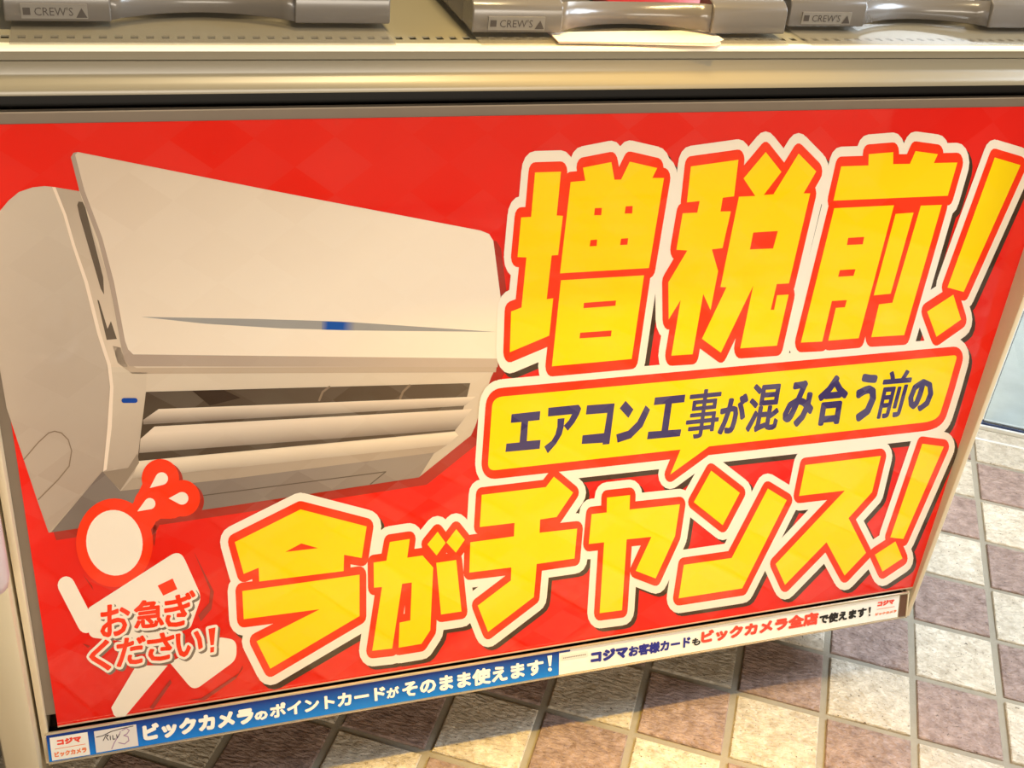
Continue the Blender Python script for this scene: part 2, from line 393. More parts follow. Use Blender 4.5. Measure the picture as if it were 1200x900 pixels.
def flat(name, polys, m, parent, layer, fn=None, dozone=True):
    """polys in px -> one flat printed shape"""
    if dozone: vs, fs = union(polys)
    else:
        vs = []; fs = []
        for p in polys: k = len(vs); vs.extend(p); fs.append(tuple(range(k, k + len(p))))
    fn = fn or uv
    me = bpy.data.meshes.new(name); P = [fn(*v) for v in vs]
    if fn is uv: co = [(p[0], p[1], layer * 0.00012) for p in P]
    else:
        off = parent['off_u']; co = [(p[0] - off, p[1], layer * 0.00006 + 0.0001) for p in P]
    me.from_pydata(co, [], fs)
    bm = bmesh.new(); bm.from_mesh(me)
    want = Vector((0, 0, 1))
    for f in bm.faces:
        f.normal_update()
        if f.normal.dot(want) < 0: f.normal_flip()
    bm.to_mesh(me); bm.free()
    return link(name, me, m, parent)

def svu(px, py): p = sp(px, py); return p.x, p.y
# glyph shapes from Blender's own font, as outlines in unit box
_gc = {}
def glyphs(body):
    if body in _gc: return _gc[body]
    c = bpy.data.curves.new('t', 'FONT'); c.body = body; c.size = 1; c.resolution_u = 2; c.fill_mode = 'FRONT'
    o = bpy.data.objects.new('t', c); COL.objects.link(o); bpy.context.view_layer.update()
    me = bpy.data.meshes.new_from_object(o.evaluated_get(bpy.context.evaluated_depsgraph_get()))
    vs = [v.co.xy.copy() for v in me.vertices]; fs = [tuple(p.vertices) for p in me.polygons]
    cnt = {}
    for f in fs:
        for i in range(len(f)):
            e = tuple(sorted((f[i], f[(i + 1) % len(f)]))); cnt[e] = cnt.get(e, 0) + 1
    es = [e for e, k in cnt.items() if k == 1]
    x0 = min(v.x for v in vs); x1 = max(v.x for v in vs); y0 = min(v.y for v in vs); y1 = max(v.y for v in vs)
    vs = [((v.x - x0) / (x1 - x0), (v.y - y0) / (y1 - y0)) for v in vs]
    bpy.data.objects.remove(o); bpy.data.meshes.remove(me); bpy.data.curves.remove(c)
    _gc[body] = (vs, fs, es); return _gc[body]
def text_in(body, mapf, bold, seg=6):
    """glyph polygons mapped by mapf(s, t) (s right, t up, unit box), thickened by bold px"""
    vs, fs, es = glyphs(body)
    P = [mapf(*v) for v in vs]
    polys = [[P[i] for i in f] for f in fs]
    if bold:
        used = {i for e in es for i in e}
        polys += capsules([([P[i]], False) for i in used], bold, bold, seg)
        for a, b in es:
            a, b = Vector(P[a]), Vector(P[b]); d = b - a
            if d.length < 1e-4: continue
            n_ = Vector((-d.y, d.x)).normalized() * bold; polys.append([tuple(a + n_), tuple(a - n_), tuple(b - n_), tuple(b + n_)])
    return polys
def quadmap(TL, TR, BR, BL):
    def f(s, t):
        a = (TL[0] * (1 - s) + TR[0] * s, TL[1] * (1 - s) + TR[1] * s); b = (BL[0] * (1 - s) + BR[0] * s, BL[1] * (1 - s) + BR[1] * s)
        return (a[0] * t + b[0] * (1 - t), a[1] * t + b[1] * (1 - t))
    return f
def slopemap(TL, BR, slope, lean):
    """rectangle on the sign seen from the camera: rows run at `slope`, uprights lean `lean` px per px down"""
    h = (BR[1] - TL[1] - slope * (BR[0] - TL[0])) / (1 - slope * lean)
    wd = BR[0] - TL[0] - lean * h
    def f(s, t):
        d = (1 - t) * h; return (TL[0] + wd * s + lean * d, TL[1] + wd * s * slope + d)
    return f

# inks
INK = {
 'red': print_mat('red ink ground', (234, 20, 0), 0.022),
 'red2': print_mat('orange red outline ink', (252, 54, 10), 0.015),
 'white': print_mat('cream white ink', (250, 236, 216), 0.02),
 'yellow': print_mat('yellow ink', (255, 217, 0), 0.015),
 'shadow': print_mat('dark brown ink', (64, 44, 26), 0.02),
 'navy': print_mat('navy ink', (52, 40, 98), 0.05),
 'deepred': print_mat('dark red ink', (168, 30, 8), 0.05),
 'grey': print_mat('grey ink', (128, 112, 96), 0.02),
}
# corners of the sheet
TLc = uv(71 + 0.174 * (100 - 850), 100)
u0, _ = uv(71, 850); _, vt = uv(600, 135.5); _, vb = uv(600, 764); u1, _ = uv(1073, 687)
vb = (uv(71, 850)[1] + uv(1073, 687)[1]) / 2; vt = (uv(0, 146)[1] + uv(1200, 125)[1]) / 2
u1b = uv(1163, 400)[0]; u0b = uv(7, 483)[0]
print('sheet', u0, u0b, u1, u1b, vb, vt)
UL = (u0 + u0b) / 2; UR = (u1 + u1b) / 2
sheet = box('sheet', (UL, vb, -0.0012), (UR, vt, 0.0), INK['red'], poster)
# grey mounting board behind the sheet
bl = uv(15, 600)[0]; bt = (uv(0, 131.5)[1] + uv(1200, 116)[1]) / 2
box('backing_board', (bl, vb + 0.018, -0.006), (UR - 0.001, bt, -0.0013), M['board_grey'], poster)
tr = box('bottom_edge_trim', (UL, vb - 0.002, -0.0014), (UR, vb - 0.0001, 0.0006), mat('pale edge trim', (214, 180, 150), 0.35), poster)
box('top_edge_trim', (bl, bt, -0.006), (UR, bt + 0.0012, 0.0008), mat('grey edge trim', (170, 156, 136), 0.35), poster)

# ---- crops used while tracing: origin and scale of each
CR = dict(A=(580,160,6.4286), B=(680,160,6.4286), C=(580,300,6.4286), D=(680,300,6.4286), E=(770,150,6.4286), F=(860,150,6.4286),
          G=(770,290,6.4286), H=(860,290,6.4286), I=(930,150,6.4286), J=(1030,150,6.4286), K=(930,280,6.4286), L=(1030,280,6.4286), M=(1090,150,6.4286),
          N=(250,570,6), O=(250,680,6), P=(420,600,5), Q=(530,550,7.5), R=(530,640,7.5), S=(670,560,5), T=(780,540,5), U=(900,510,4.5), V=(1000,500,4.5),
          a=(580,450,6.6667), b=(750,430,6.6667), c=(920,420,6.6667), f=(60,530,2.7273), x=(0,0,1))
def tr_(s):
    out = []; k = 'x'
    for tok in s.split():
        if tok[0].isalpha(): k = tok[0]; tok = tok[1:]
        if not tok: continue
        a, b_ = tok.split(','); o = CR[k]; out.append((o[0] + float(a) / o[2], o[1] + float(b_) / o[2]))
    return out
# headline: (glyph polygons, counters, (rx red, ry red, rx white, ry white))
HEAD = [
 (['A300,268 A495,262 A463,592 A510,595 A474,890 A425,893 C388,322 C437,315 C407,597 C110,722 C120,415 C198,385 C235,8 C168,5 A195,607 A270,603',
   'A568,340 A678,330 B18,232 B232,190 B255,323 B305,322 B370,187 B577,235 B540,310 B628,310 D515,88 C488,128',
   'C495,180 D478,143 D385,773 C427,828'],
  ['B108,537 160,535 155,590 102,590', 'B340,523 392,520 388,577 332,577', 'B75,777 125,773 120,822 68,824', 'B305,767 358,763 352,812 297,815',
   'D25,350 267,332 262,372 22,390', 'D-3,575 234,558 228,602 -8,617'], (7.6, 12, 16.0, 25)),
 (['E252,287 E610,237 E577,512 E492,523 E475,627 E553,625 G490,2 G410,12 G457,175 G400,470 G345,347 G265,802 G105,812 G175,393 G85,540 G82,260 G225,20 G143,15 E190,640 E300,635 E318,548 E222,558',
   'F35,515 F158,510 F70,378 F237,178 F355,328 F222,502 F295,497 F485,190 F617,325 F522,490 F572,490 H412,268 H320,273 H275,467 H300,467 H322,357 H410,352 H322,737 H45,757 H143,285 G478,790 G335,685 G520,297 G475,295'],
  ['F143,785 F328,773 H292,5 H118,12'], (7.2, 12, 15.2, 24)),
 (['I355,287 I560,280 I562,195 J105,180 J103,270 J230,268 J272,172 J440,195 J410,262 J587,258 J515,508 I297,545',
   'I303,602 J110,580 K487,745 K258,764 K315,517 K383,512 K398,458 K285,465 K213,770 K52,778',
   'J122,645 J257,635 L85,410 K600,423', 'J312,583 J470,577 L187,722 K582,737 K640,490 L98,478'],
  ['I408,825 I528,818 K517,38 K398,43', 'K345,232 463,225 448,275 332,282'], (6.8, 11.5, 14.2, 23)),
 (['M483,220 M677,278 L635,397 L513,363', 'L557,417 615,605 430,735 360,545'], [], (6.6, 10.5, 13.4, 21)),
 (['N612,158 1077,278 1042,500 918,477 915,592 322,665 318,568 213,612 150,388', 'O203,72 N1027,617 O1027,248 400,618 303,425 748,200 213,270'],
  ['N505,457 618,397 735,430'], (8.0, 9.8, 17.2, 19.5)),
 (['P183,173 300,155 285,265 375,252 437,322 420,690 368,770 235,792 240,645 303,632 312,410 255,418 197,797 80,810 137,437 90,440 88,293 163,282',
   'P455,295 572,278 603,580 483,598', 'P463,113 510,178 457,252 403,187', 'P572,97 622,160 570,235 514,175'], [], (7.0, 9.0, 15.4, 18.5)),
 (['Q257,220 820,152 890,60 1060,200 915,415 770,437 765,553 1095,517 1072,780 740,828 R715,443 313,750 222,518 513,297 517,183 148,228 Q157,637 540,585 545,467 240,503'],
  [], (6.8, 8.8, 15.2, 18.0)),
 (['S205,113 340,98 337,183 632,152 603,340 490,587 373,542 465,343 320,358 293,773 162,790 188,375 98,385 115,210 203,200'], [], (6.6, 8.8, 14.4, 18.0)),
 (['T265,55 433,185 333,375 163,240', 'T597,160 708,228 447,745 75,803 105,607 385,567'], [], (6.6, 8.6, 14.0, 17.6)),
 (['U195,155 593,107 547,298 423,435 515,618 402,738 307,562 88,787 38,677 403,290 162,318'], [], (6.4, 8.6, 13.6, 17.4)),
 (['V362,88 475,103 262,590 193,582', 'V220,603 257,692 152,762 112,673'], [], (6.2, 8.6, 13.0, 17.2)),
]
SH = (4.6, 6.4)
def shift(polys, d): return [[(p[0] + d[0], p[1] + d[1]) for p in q] for q in polys]
reds = []; whites = []; shades = []
for gl, holes, (rx, ry, wx, wy) in HEAD:
    L_ = [(tr_(g), True) for g in gl]
    body = [l[0] for l in L_]
    reds += body + capsules(L_, rx, ry, 14); wo_ = body + capsules(L_, wx, wy, 16); whites += wo_
    shades += shift(wo_, (wx * 0.28, 3.4 + (wy - 17) * 0.30) if wx < 15.5 or wy > 22 else (4.4, 5.2))
# slogan banner, rounded
def rounded(pts, rad, seg=6):
    out = []; n = len(pts)
    for i in range(n):
        p = Vector(pts[i]); a = (Vector(pts[i - 1]) - p).normalized(); b = (Vector(pts[(i + 1) % n]) - p).normalized()
        r_ = rad[i] if isinstance(rad, (list, tuple)) else rad
        s, e = p + a * r_, p + b * r_
        for k in range(seg + 1):
            t = k / seg; out.append(tuple(s * (1 - t) ** 2 + p * 2 * t * (1 - t) + e * t * t))
    return out
BAN = rounded([(577, 465.2), (1121.5, 415.6), (1111, 453), (1100, 488.5), (1088, 494), (571, 551.5)], [12, 5, 8, 7, 7, 10])
def clip_right(polys):
    """the sheet's right edge cuts nothing visible, but keep ink on the sheet"""
    return polys
TAIL = [(806, 515), (796.7, 527.3), (785, 555.7), (828.7, 524), (842, 514)]
banr = [BAN, TAIL] + capsules([(BAN, True)], 7.6, 10.2, 14) + capsules([(TAIL, True)], 6.6, 8.8, 14)
banw = [BAN, TAIL] + capsules([(BAN, True)], 15.0, 20.2, 16) + capsules([(TAIL, True)], 14.0, 17.0, 16)
flat('headline_drop_shadow', shades + shift(banw, (3.6, 5.4)), INK['shadow'], poster, 5)
flat('headline_white_outline', whites + banw, INK['white'], poster, 6)
flat('headline_red_outline', reds + banr, INK['red2'], poster, 7)
for gl, holes, _ in HEAD:
    for g in gl: flat('headline_character_stroke', [tr_(g)], INK['yellow'], poster, 8)
    for h in holes: flat('character_counter', [tr_(h)], INK['red2'], poster, 9)
flat('slogan_banner', [BAN, TAIL], INK['yellow'], poster, 8)
# banner wording
NV = ['a128,232 353,208 347,277 258,287 247,442 355,433 347,502 80,527 88,462 190,452 205,293 122,300',
      'a415,182 652,158 672,188 655,235 618,300 567,362 535,322 575,280 600,232 412,250',
      'a487,268 542,262 535,330 520,390 475,465 410,538 383,485 440,440 470,390 485,330',
      'a717,163 933,147 892,465 838,470 840,455 675,465 682,397 850,380 875,222 708,235',
      'a1018,127 1080,195 1040,262 972,187',
      'a1175,162 1210,197 1150,330 1060,420 955,455 945,390 1040,360 1110,290',
      'b115,235 352,212 343,272 247,282 218,490 320,483 310,538 52,562 62,502 165,495 195,285 105,295']
wd = [[tr_(s)] for s in NV]
for ch, q, bd in [('事', 'b392,187 640,162 590,535 345,560', 0.75), ('が', 'b650,240 840,212 795,495 608,518', 1.6), ('混', 'b885,140 1115,122 1055,485 818,505', 1.2),
              ('み', 'c45,190 240,172 185,510 -30,530', 1.9), ('合', 'c290,150 500,130 440,495 232,515', 1.9), ('う', 'c590,135 725,120 665,465 530,480', 2.4),
              ('前', 'c785,105 1000,88 900,445 705,465', 1.0), ('の', 'c985,180 1160,158 1125,390 958,410', 1.8)]:
    wd.append(text_in(ch, quadmap(*tr_(q)), bd))
for p in wd: flat('slogan_lettering', p, INK['navy'], poster, 9)

# ---- printed air conditioner
def G(rgb0, p0, rgb1, p1, nm, amp=0.05):
    return print_mat(nm, rgb0, amp, grad=(uv(*p0), rgb0, uv(*p1), rgb1))
def GL(rgb0, p0, rgb1, p1, la, lb, nm, amp=0.05):
    d = Vector(uv(*lb)) - Vector(uv(*la)); n_ = Vector((-d.y, d.x)).normalized(); a = Vector(uv(*p0)); b_ = Vector(uv(*p1)); q = a + n_ * (b_ - a).dot(n_)
    return print_mat(nm, rgb0, amp, grad=(tuple(a), rgb0, tuple(q), rgb1))
def pl(name, s, m, layer): return flat(name, [tr_(s)], m, poster, layer)
ed = lambda y: 71 + 0.174 * (y - 850) + 1.5
SIL = f'x{ed(262)},262 0,247 10,235 22,225 38,219.5 52,218 63,219 93,224 84,184 86,179 91,178 320,223.5 563,270 573,274 578,282 588,360 583,426 575,443 557,499 552,510 491,559 280,591 57,624 45,590 30,545 {ed(478)},478'
sil = tr_(SIL)
flat('print_dark_red_shade', shift([sil[7:25]], (9, 9)) , INK['deepred'], poster, 1)
pl('print_appliance_body', SIL, G((216, 198, 174), (300, 432), (186, 168, 146), (300, 600), 'appliance front ink'), 2)
pl('print_appliance_side', f'x{ed(262)},262 0,247 10,235 22,225 38,219.5 52,218 63,219 75,250 85,285 100,330 115,390 127,425 130,452 127,500 121,552 57,624 45,590 30,545 {ed(478)},478',
   G((204, 188, 168), (0, 220), (174, 154, 136), (90, 600), 'appliance side ink'), 3)
pl('print_appliance_side_shade', 'x63,219 93,224 127,327 140,403 150,430 126,430 115,390 100,330 85,285 75,250', G((184, 166, 146), (100, 230), (222, 200, 174), (125, 420), 'appliance inner side ink'), 3)
pl('print_crease_highlight', 'x61,219 65,219 78,252 88,287 103,330 118,390 130,427 133,453 131,500 125,550 121,552 126,500 129,453 126,428 114,391 99,331 84,286 74,251', print_mat('pale crease ink', (244, 222, 198), 0.02), 4)
pl('print_appliance_column', 'x131,436 172,436 171,459 161,540 163,545 141,575 121,552 127,500', G((212, 194, 170), (135, 440), (176, 156, 138), (150, 575), 'appliance column ink'), 3)
pl('print_dark_slot', 'x90.5,240 92,236 97,236.5 100,243 121,325 122,345 118,338 93,252', print_mat('dark slot ink', (98, 84, 70), 0.02), 4)
pl('print_dark_slot', 'x114,351 116,352 126,385 130,376 137,397 125,398', print_mat('dark slot ink', (98, 84, 70), 0.02), 4)
pl('print_panel_shade', 'x141,407 147,424 160,431 582,429 581,436 155,438 138,425 132,405', print_mat('soft grey ink', (192, 170, 146), 0.02), 3)
pl('print_front_panel_edge', 'x83,184 86,179 91,178 320,223.5 563,270 573,274 578,282 588,360 583,430 152,429 146,423 141,401 136,373 128,331 114.7,280 93,223', G((172, 152, 136), (100, 300), (196, 174, 152), (500, 430), 'panel edge ink'), 4)
pl('print_front_panel', 'x88,181 91,178 320,223.5 563,270 573,274 578,282 588,360 583.5,420 156,415 150,409 146.5,399 141.5,372 133.5,330 120,279 99,223', G((216, 196, 174), (150, 180), (248, 230, 206), (330, 380), 'front panel ink', 0.12), 5 - 0.5)
pl('print_panel_slit', 'x165,371 300,373.5 400,376.5 582,388.7 420,387 330,384.5 240,379', print_mat('slit grey ink', (160, 156, 150), 0.02), 4.8)
pl('print_slit_lamp', 'x377,376.2 416,377.6 416,387 377,386', G((160, 156, 150), (374, 380), (20, 84, 170), (384, 380), 'blue lamp ink', 0.0), 4.9)
pl('print_slit_lamp', 'x398,377 416,377.6 416,387 398,386.5', G((20, 84, 170), (402, 380), (160, 156, 150), (416, 380), 'blue lamp ink', 0.0), 4.95)
pl('print_outlet', 'x171,459 551,448.7 546,470 533,505 161,540', G((72, 56, 40), (180, 500), (96, 80, 62), (540, 455), 'outlet dark ink'), 4)
for cx_ in (372, 466):
    flat('print_outlet_vane', capsules([([(cx_ + 14, 453 - (cx_ - 372) * .02), (cx_ + 6, 459), (cx_ + 2, 469)], False)], 1.2, 1.2, 6), print_mat('vane ink', (140, 120, 98), 0), poster, 4.2)
pl('print_outlet_vane', 'x225,457.5 262,456.6 282,466 246,475', print_mat('dark vane ink', (58, 44, 32), 0), 4.2)
def louver(s, p0, p1, la, lb): pl('print_louver', s, GL((232, 212, 188), p0, (138, 122, 108), p1, la, lb, 'louver ink'), 4.4)
louver('x167.5,492 186,479 557,464.5 545,475 400,484 168,497', (350, 473), (352, 487), (186, 479), (557, 464.5))
louver('x164.6,514 181,499.5 553,479 534,503 400,513 163,530.5', (350, 494), (353, 517), (164, 522), (543, 490))
pl('print_lower_lip', 'x162,540 533,505.5 537,510 524,521 280,547 180,556 155,560', GL((238, 218, 190), (330, 528), (178, 160, 140), (334, 543), (162, 550), (524, 514), 'lower lip ink'), 4.4)
pl('print_lower_band', 'x155,560 280,547 524,521 509,531 280,560 141,576', print_mat('mid grey ink', (172, 152, 130), 0.05), 4.4)
pl('print_underside', 'x60,623.5 120,552 141,575 280,559.5 509,530 491,559 280,591', G((120, 106, 96), (100, 600), (146, 130, 116), (480, 545), 'underside ink'), 4.5)
pl('print_underside_fold', 'x119,553 141,574 163,542 161,531 150,548', print_mat('fold ink', (150, 132, 112), 0), 4.45)
flat('print_underside_line', capsules([([(225, 582), (452, 552.5), (434, 567)], False)], 0.6, 0.6, 6), print_mat('line ink', (98, 84, 72), 0), poster, 4.7)
flat('print_side_line', capsules([([(28, 538), (45, 518), (57, 507), (64, 505), (72, 507), (80, 515), (84, 528), (81, 546), (68, 562), (45, 585)], False)], 0.7, 0.7, 6), print_mat('line ink', (138, 118, 98), 0), poster, 4.7)
flat('print_blue_mark', capsules([([(145, 469), (158.5, 469)], False)], 2.7, 2.9, 10), print_mat('blue ink', (16, 70, 160), 0), poster, 4.7)

# ---- running figure with sweat drops
def ell(cx_, cy_, rx, ry, rot=0, n=40):
    return [(cx_ + rx * math.cos(t) * math.cos(rot) - ry * math.sin(t) * math.sin(rot), cy_ + rx * math.cos(t) * math.sin(rot) + ry * math.sin(t) * math.cos(rot)) for t in [k * 2 * math.pi / n for k in range(n)]]
def drop(tip, c_, r_):
    t = Vector(tip); c_ = Vector(c_); d = t - c_; L_ = d.length; a0 = math.atan2(d.y, d.x); h_ = math.acos(min(1, r_ / L_))
    return [tuple(t)] + [(c_.x + r_ * math.cos(a0 + h_ + (2 * math.pi - 2 * h_) * k / 14), c_.y + r_ * math.sin(a0 + h_ + (2 * math.pi - 2 * h_) * k / 14)) for k in range(15)]
ff = lambda x, y: (60 + x / 2.7273, 530 + y / 2.7273)
head = ell(*ff(202, 288), 33, 38.5, -0.12)
drops = [drop(ff(315, 113), ff(353, 83), 7.4), drop(ff(275, 188), ff(315, 163), 6.6), drop(ff(375, 146), ff(418, 146), 7.4)]
halo = [ell(*ff(202, 288), 45, 52)] + [ell(*ff(349, 83), 22, 23), ell(*ff(315, 168), 19, 21), ell(*ff(420, 146), 20.5, 21.5), *capsules([([ff(345, 95), ff(312, 165), ff(285, 215)], False), ([ff(315, 165), ff(385, 165), ff(420, 145)], False)], 17, 17, 14)]
flat('figure_drop_shadow', shift(halo[1:], (4.5, 3.5)), INK['deepred'], poster, 5.2)
flat('figure_red_halo', halo, INK['red2'], poster, 5.4)
body = [rounded([ff(118, 497), ff(412, 308), ff(480, 460), ff(445, 560), ff(300, 610), ff(120, 590)], [3, 14, 8, 4, 4, 8]),
        [ff(272, 680), ff(372, 680), ff(236, 843), ff(208, 845), ff(200, 838), ff(192, 815)],
        rounded([ff(378, 670), ff(540, 590), ff(592, 598), ff(592, 662), ff(455, 762)], [2, 2, 9, 9, 10])]
for sh_ in ([[ff(315, 815), ff(380, 725), ff(385, 735), ff(325, 822)], [ff(440, 790), ff(480, 785), ff(600, 705), ff(612, 680), ff(612, 690), ff(590, 722), ff(490, 792)],
      [ff(470, 520), ff(505, 480), ff(508, 440), ff(455, 315), ff(520, 445), ff(512, 500), ff(478, 540)], [ff(325, 225), ff(338, 235), ff(330, 300), ff(326, 290)], [ff(100, 388), ff(135, 440), ff(130, 425)], [ff(100, 610), ff(125, 618), ff(118, 625)]]):
    flat('figure_body_shadow', [sh_], INK['deepred'], poster, 5.2)
flat('figure_body', body + capsules([([ff(48, 424), ff(112, 548)], False)], 10, 10.5, 16), INK['white'], poster, 5.6)
flat('figure_head', [head], INK['white'], poster, 5.8)
for d in drops: flat('sweat_drop', [d], INK['white'], poster, 5.8)
flat('figure_red_patch', [[ff(340, 425), ff(388, 402), ff(403, 436), ff(358, 457)]], INK['red2'], poster, 5.9)
caption = []
for ch, q in [('お', (158, 492, 250, 480, 248, 578, 160, 590)), ('急', (265, 478, 357, 466, 358, 552, 268, 562)), ('ぎ', (362, 460, 460, 440, 450, 545, 365, 560)),
              ('く', (122, 608, 185, 598, 190, 692, 125, 700)), ('だ', (212, 598, 300, 585, 296, 670, 210, 684)), ('さ', (308, 585, 392, 572, 388, 656, 310, 668)),
              ('い', (400, 582, 486, 565, 480, 640, 402, 655)), ('!', (503, 562, 524, 556, 522, 636, 508, 640))]:
    caption.append((ch, quadmap(*[ff(q[k], q[k + 1]) for k in (0, 2, 4, 6)])))
BANG = [[ff(502, 563), ff(525, 558), ff(520, 614), ff(509, 616)], [ff(508, 622), ff(521, 620), ff(520, 637), ff(508, 639)]]
wo = []; ro = []
for ch, f_ in caption: wo += text_in(ch, f_, 4.1, 8) if ch != '!' else BANG + capsules([(g_, True) for g_ in BANG], 3.2, 3.2, 10); ro.append(text_in(ch, f_, 1.15) if ch != '!' else BANG)
flat('caption_drop_shadow', shift(wo, (2.4, 2.2)), INK['grey'], poster, 6)
flat('caption_white_outline', wo, INK['white'], poster, 6.2)
for p in ro: flat('caption_character', p, INK['red2'], poster, 6.6)

# ------------------------------------------------------------------ label strips in the channel
def smat(name, rgb, **k): return mat(name, rgb, 0.3, **k)
def strip_thing(px, py, label):
    o = empty('label_strip', label=label, cat='label strip'); o['off_u'] = sp(px, py).x
    o.matrix_world = SM @ Matrix.Translation((o['off_u'], 0, 0)); return o
strip_blue = strip_thing(350, 840, 'blue label strip with white lettering along the counter bottom')
strip_white = strip_thing(860, 750, 'white label strip with navy, red and black lettering at the bottom right')
def srect(name, x0, x1, z0, z1, m, parent, th=0.0004, lay=0):
    return box(name, (x0 - parent['off_u'], z0, -0.0005 + lay * 0.0001), (x1 - parent['off_u'], z1, lay * 0.0001), m, parent)
xm = sp(655, 778).x
blue = bpy.data.materials.new('blue gradient print'); blue.use_nodes = True; nt = blue.node_tree; b = nt.nodes['Principled BSDF']; b.inputs['Roughness'].default_value = 0.25
tc = nt.nodes.new('ShaderNodeTexCoord'); sx_ = nt.nodes.new('ShaderNodeSeparateXYZ'); mr = nt.nodes.new('ShaderNodeMapRange'); cr = nt.nodes.new('ShaderNodeValToRGB')
nt.links.new(tc.outputs['Object'], sx_.inputs[0]); nt.links.new(sx_.outputs[1], mr.inputs[0]); mr.inputs[1].default_value = ZS; mr.inputs[2].default_value = ZT
nt.links.new(mr.outputs[0], cr.inputs[0]); cr.color_ramp.elements[0].color = lin((0, 128, 222)); cr.color_ramp.elements[1].color = lin((14, 44, 130)); nt.links.new(cr.outputs[0], b.inputs['Base Color'])
W1 = smat('white label card', (240, 234, 222)); 
srect('strip_card', xl + 0.001, xm, ZS + 0.0013, ZT - 0.0004, blue, strip_blue)
srect('strip_card', xm + 0.0002, sp(1054, 700).x, ZS + 0.0013, ZT - 0.0004, W1, strip_white)
srect('blue_tab', xm + 0.0002, sp(668, 765).x, ZT - 0.0035, ZT - 0.0006, smat('dark blue tab', (24, 50, 130)), strip_white, 0.0001, 5)
IW = smat('white lettering', (250, 245, 230)); IN = smat('navy lettering', (34, 40, 130)); IR = smat('coral red lettering', (232, 70, 50)); IK = smat('black lettering', (30, 28, 26)); IO = smat('orange lettering', (236, 130, 80)); IM = smat('mauve pen ink', (165, 130, 160)); IP = smat('black pen ink', (50, 40, 45))
def seg(body, TL, BR, m, parent, bold, lean=None, slope=-0.168, lay=8, name='lettering'):
    if lean is None: lean = (538 - TL[0]) / 3880
    return flat(name, text_in(body, slopemap(TL, BR, slope, lean), bold, 6), m, parent, lay, fn=svu)
seg('ビックカメラ', (168, 850.5), (296.5, 846), IW, strip_blue, 1.5)
seg('の', (299, 835), (313, 841.5), IW, strip_blue, 1.0)
seg('ポイントカード', (316.5, 826), (451, 818.5), IW, strip_blue, 0.9)
seg('が', (453.5, 806.5), (467, 815.5), IW, strip_blue, 0.7)
seg('そのまま使えます', (472, 799.5), (636, 789.5), IW, strip_blue, 0.9)
flat('lettering', [[(641.3, 768.4), (646.8, 767.6), (645.6, 780.2), (643.2, 780.6)], ell(644.3, 784.2, 2.2, 2.2)], IW, strip_blue, 8, fn=svu)
# logo card and handwritten card on the blue strip
def pol(name, pts, m, parent, lay): return flat(name, [pts], m, parent, lay, fn=svu)
pol('logo_card', [(58, 864.5), (102.5, 857.5), (105.7, 884), (61.2, 891.3)], W1, strip_blue, 8)
seg('コジマ', (67, 867), (95, 868.2), IR, strip_blue, 0.7, lay=10)
flat('lettering', capsules([([(64.5, 877.5), (100, 871.5)], False)], 0.35, 0.35, 6), IO, strip_blue, 10, fn=svu)
seg('ビックカメラ', (64, 881.5), (101.5, 880.8), IO, strip_blue, 0.45, lay=10)
pol('handwritten_card', [(110, 856.8), (159.5, 848.5), (162.3, 873.5), (113, 882)], smat('grey white card', (224, 216, 208)), strip_blue, 8)
flat('pen_writing', capsules([([(113, 863.5), (120, 862), (130, 857), (142, 853.5), (156, 850.5)], False)], 0.55, 0.45, 6)
   + capsules([([(121, 867.5), (124, 861.5), (127, 861), (124.5, 864), (127, 867)], False), ([(129, 862), (129.5, 866.5)], False), ([(132, 861.5), (132.5, 866), (135, 865.5)], False), ([(136.5, 860.5), (137.5, 864.5), (140, 860)], False)], 0.5, 0.5, 6), IP, strip_blue, 10, fn=svu)
flat('pen_writing', capsules([([(131, 877), (134, 870), (140, 860), (141, 857)], False), ([(143, 855.5), (148, 853), (151.5, 855.5), (149, 859.5), (145, 861.5), (150, 863), (151, 867.5), (146, 871.5), (139, 870)], False)], 0.55, 0.55, 6), IM, strip_blue, 10, fn=svu)
# white strip
seg('コジマ', (693.5, 764.5), (734.5, 769), IN, strip_white, 1.15)
seg('お客様カード', (737.5, 757.5), (808, 757.5), IN, strip_white, 0.7)
seg('も', (811.5, 748.5), (820, 755), IK, strip_white, 0.45)
seg('ビックカメラ全店', (823, 740), (957.5, 730.5), IR, strip_white, 1.05)
seg('で使えます', (961, 720.8), (1014, 722), IK, strip_white, 0.65)
flat('lettering', [[(1017.8, 711.4), (1020.6, 711), (1019.6, 718.2), (1018.2, 718.4)], ell(1018.7, 720.7, 1.1, 1.1)], IK, strip_white, 8, fn=svu)
seg('コジマ', (1029, 705.2), (1047, 707.2), IR, strip_white, 0.5)
flat('lettering', capsules([([(1027.5, 714), (1048, 710.6)], False)], 0.3, 0.3, 6), IO, strip_white, 8, fn=svu)
seg('ビックカメラ', (1026, 718.5), (1050, 717), IO, strip_white, 0.25)
pol('sticker', [(657.5, 768), (688.5, 762.8), (689.5, 768.5), (658.8, 773.5)], smat('pale grey sticker', (226, 220, 208)), strip_white, 8)
seg('TC-0123456', (660, 768.7), (687.5, 767.5), smat('faint grey print', (150, 146, 140)), strip_white, 0.05, lay=10) if False else None
flat('sticker_print', capsules([([(660 + k * 2.1, 771 - k * .35), (660.9 + k * 2.1, 770.8 - k * .35)], False) for k in range(13)], 0.5, 0.8, 6), smat('faint grey print', (150, 146, 140)), strip_white, 10, fn=svu)
# end clip of the channel
spart(box('channel_end_clip', (xr + 0.0005, ZS - 0.001, -0.012), (xr + 0.0025, ZT + 0.003, 0.001), M['post_beige'], bev=0.0008))
spart(box('channel_end_recess', (sp(1054.5, 710).x, ZS + 0.001, -0.0009), (xr, ZT - 0.0005, -0.0003), mat('brown recess', (96, 62, 40), 0.5)))

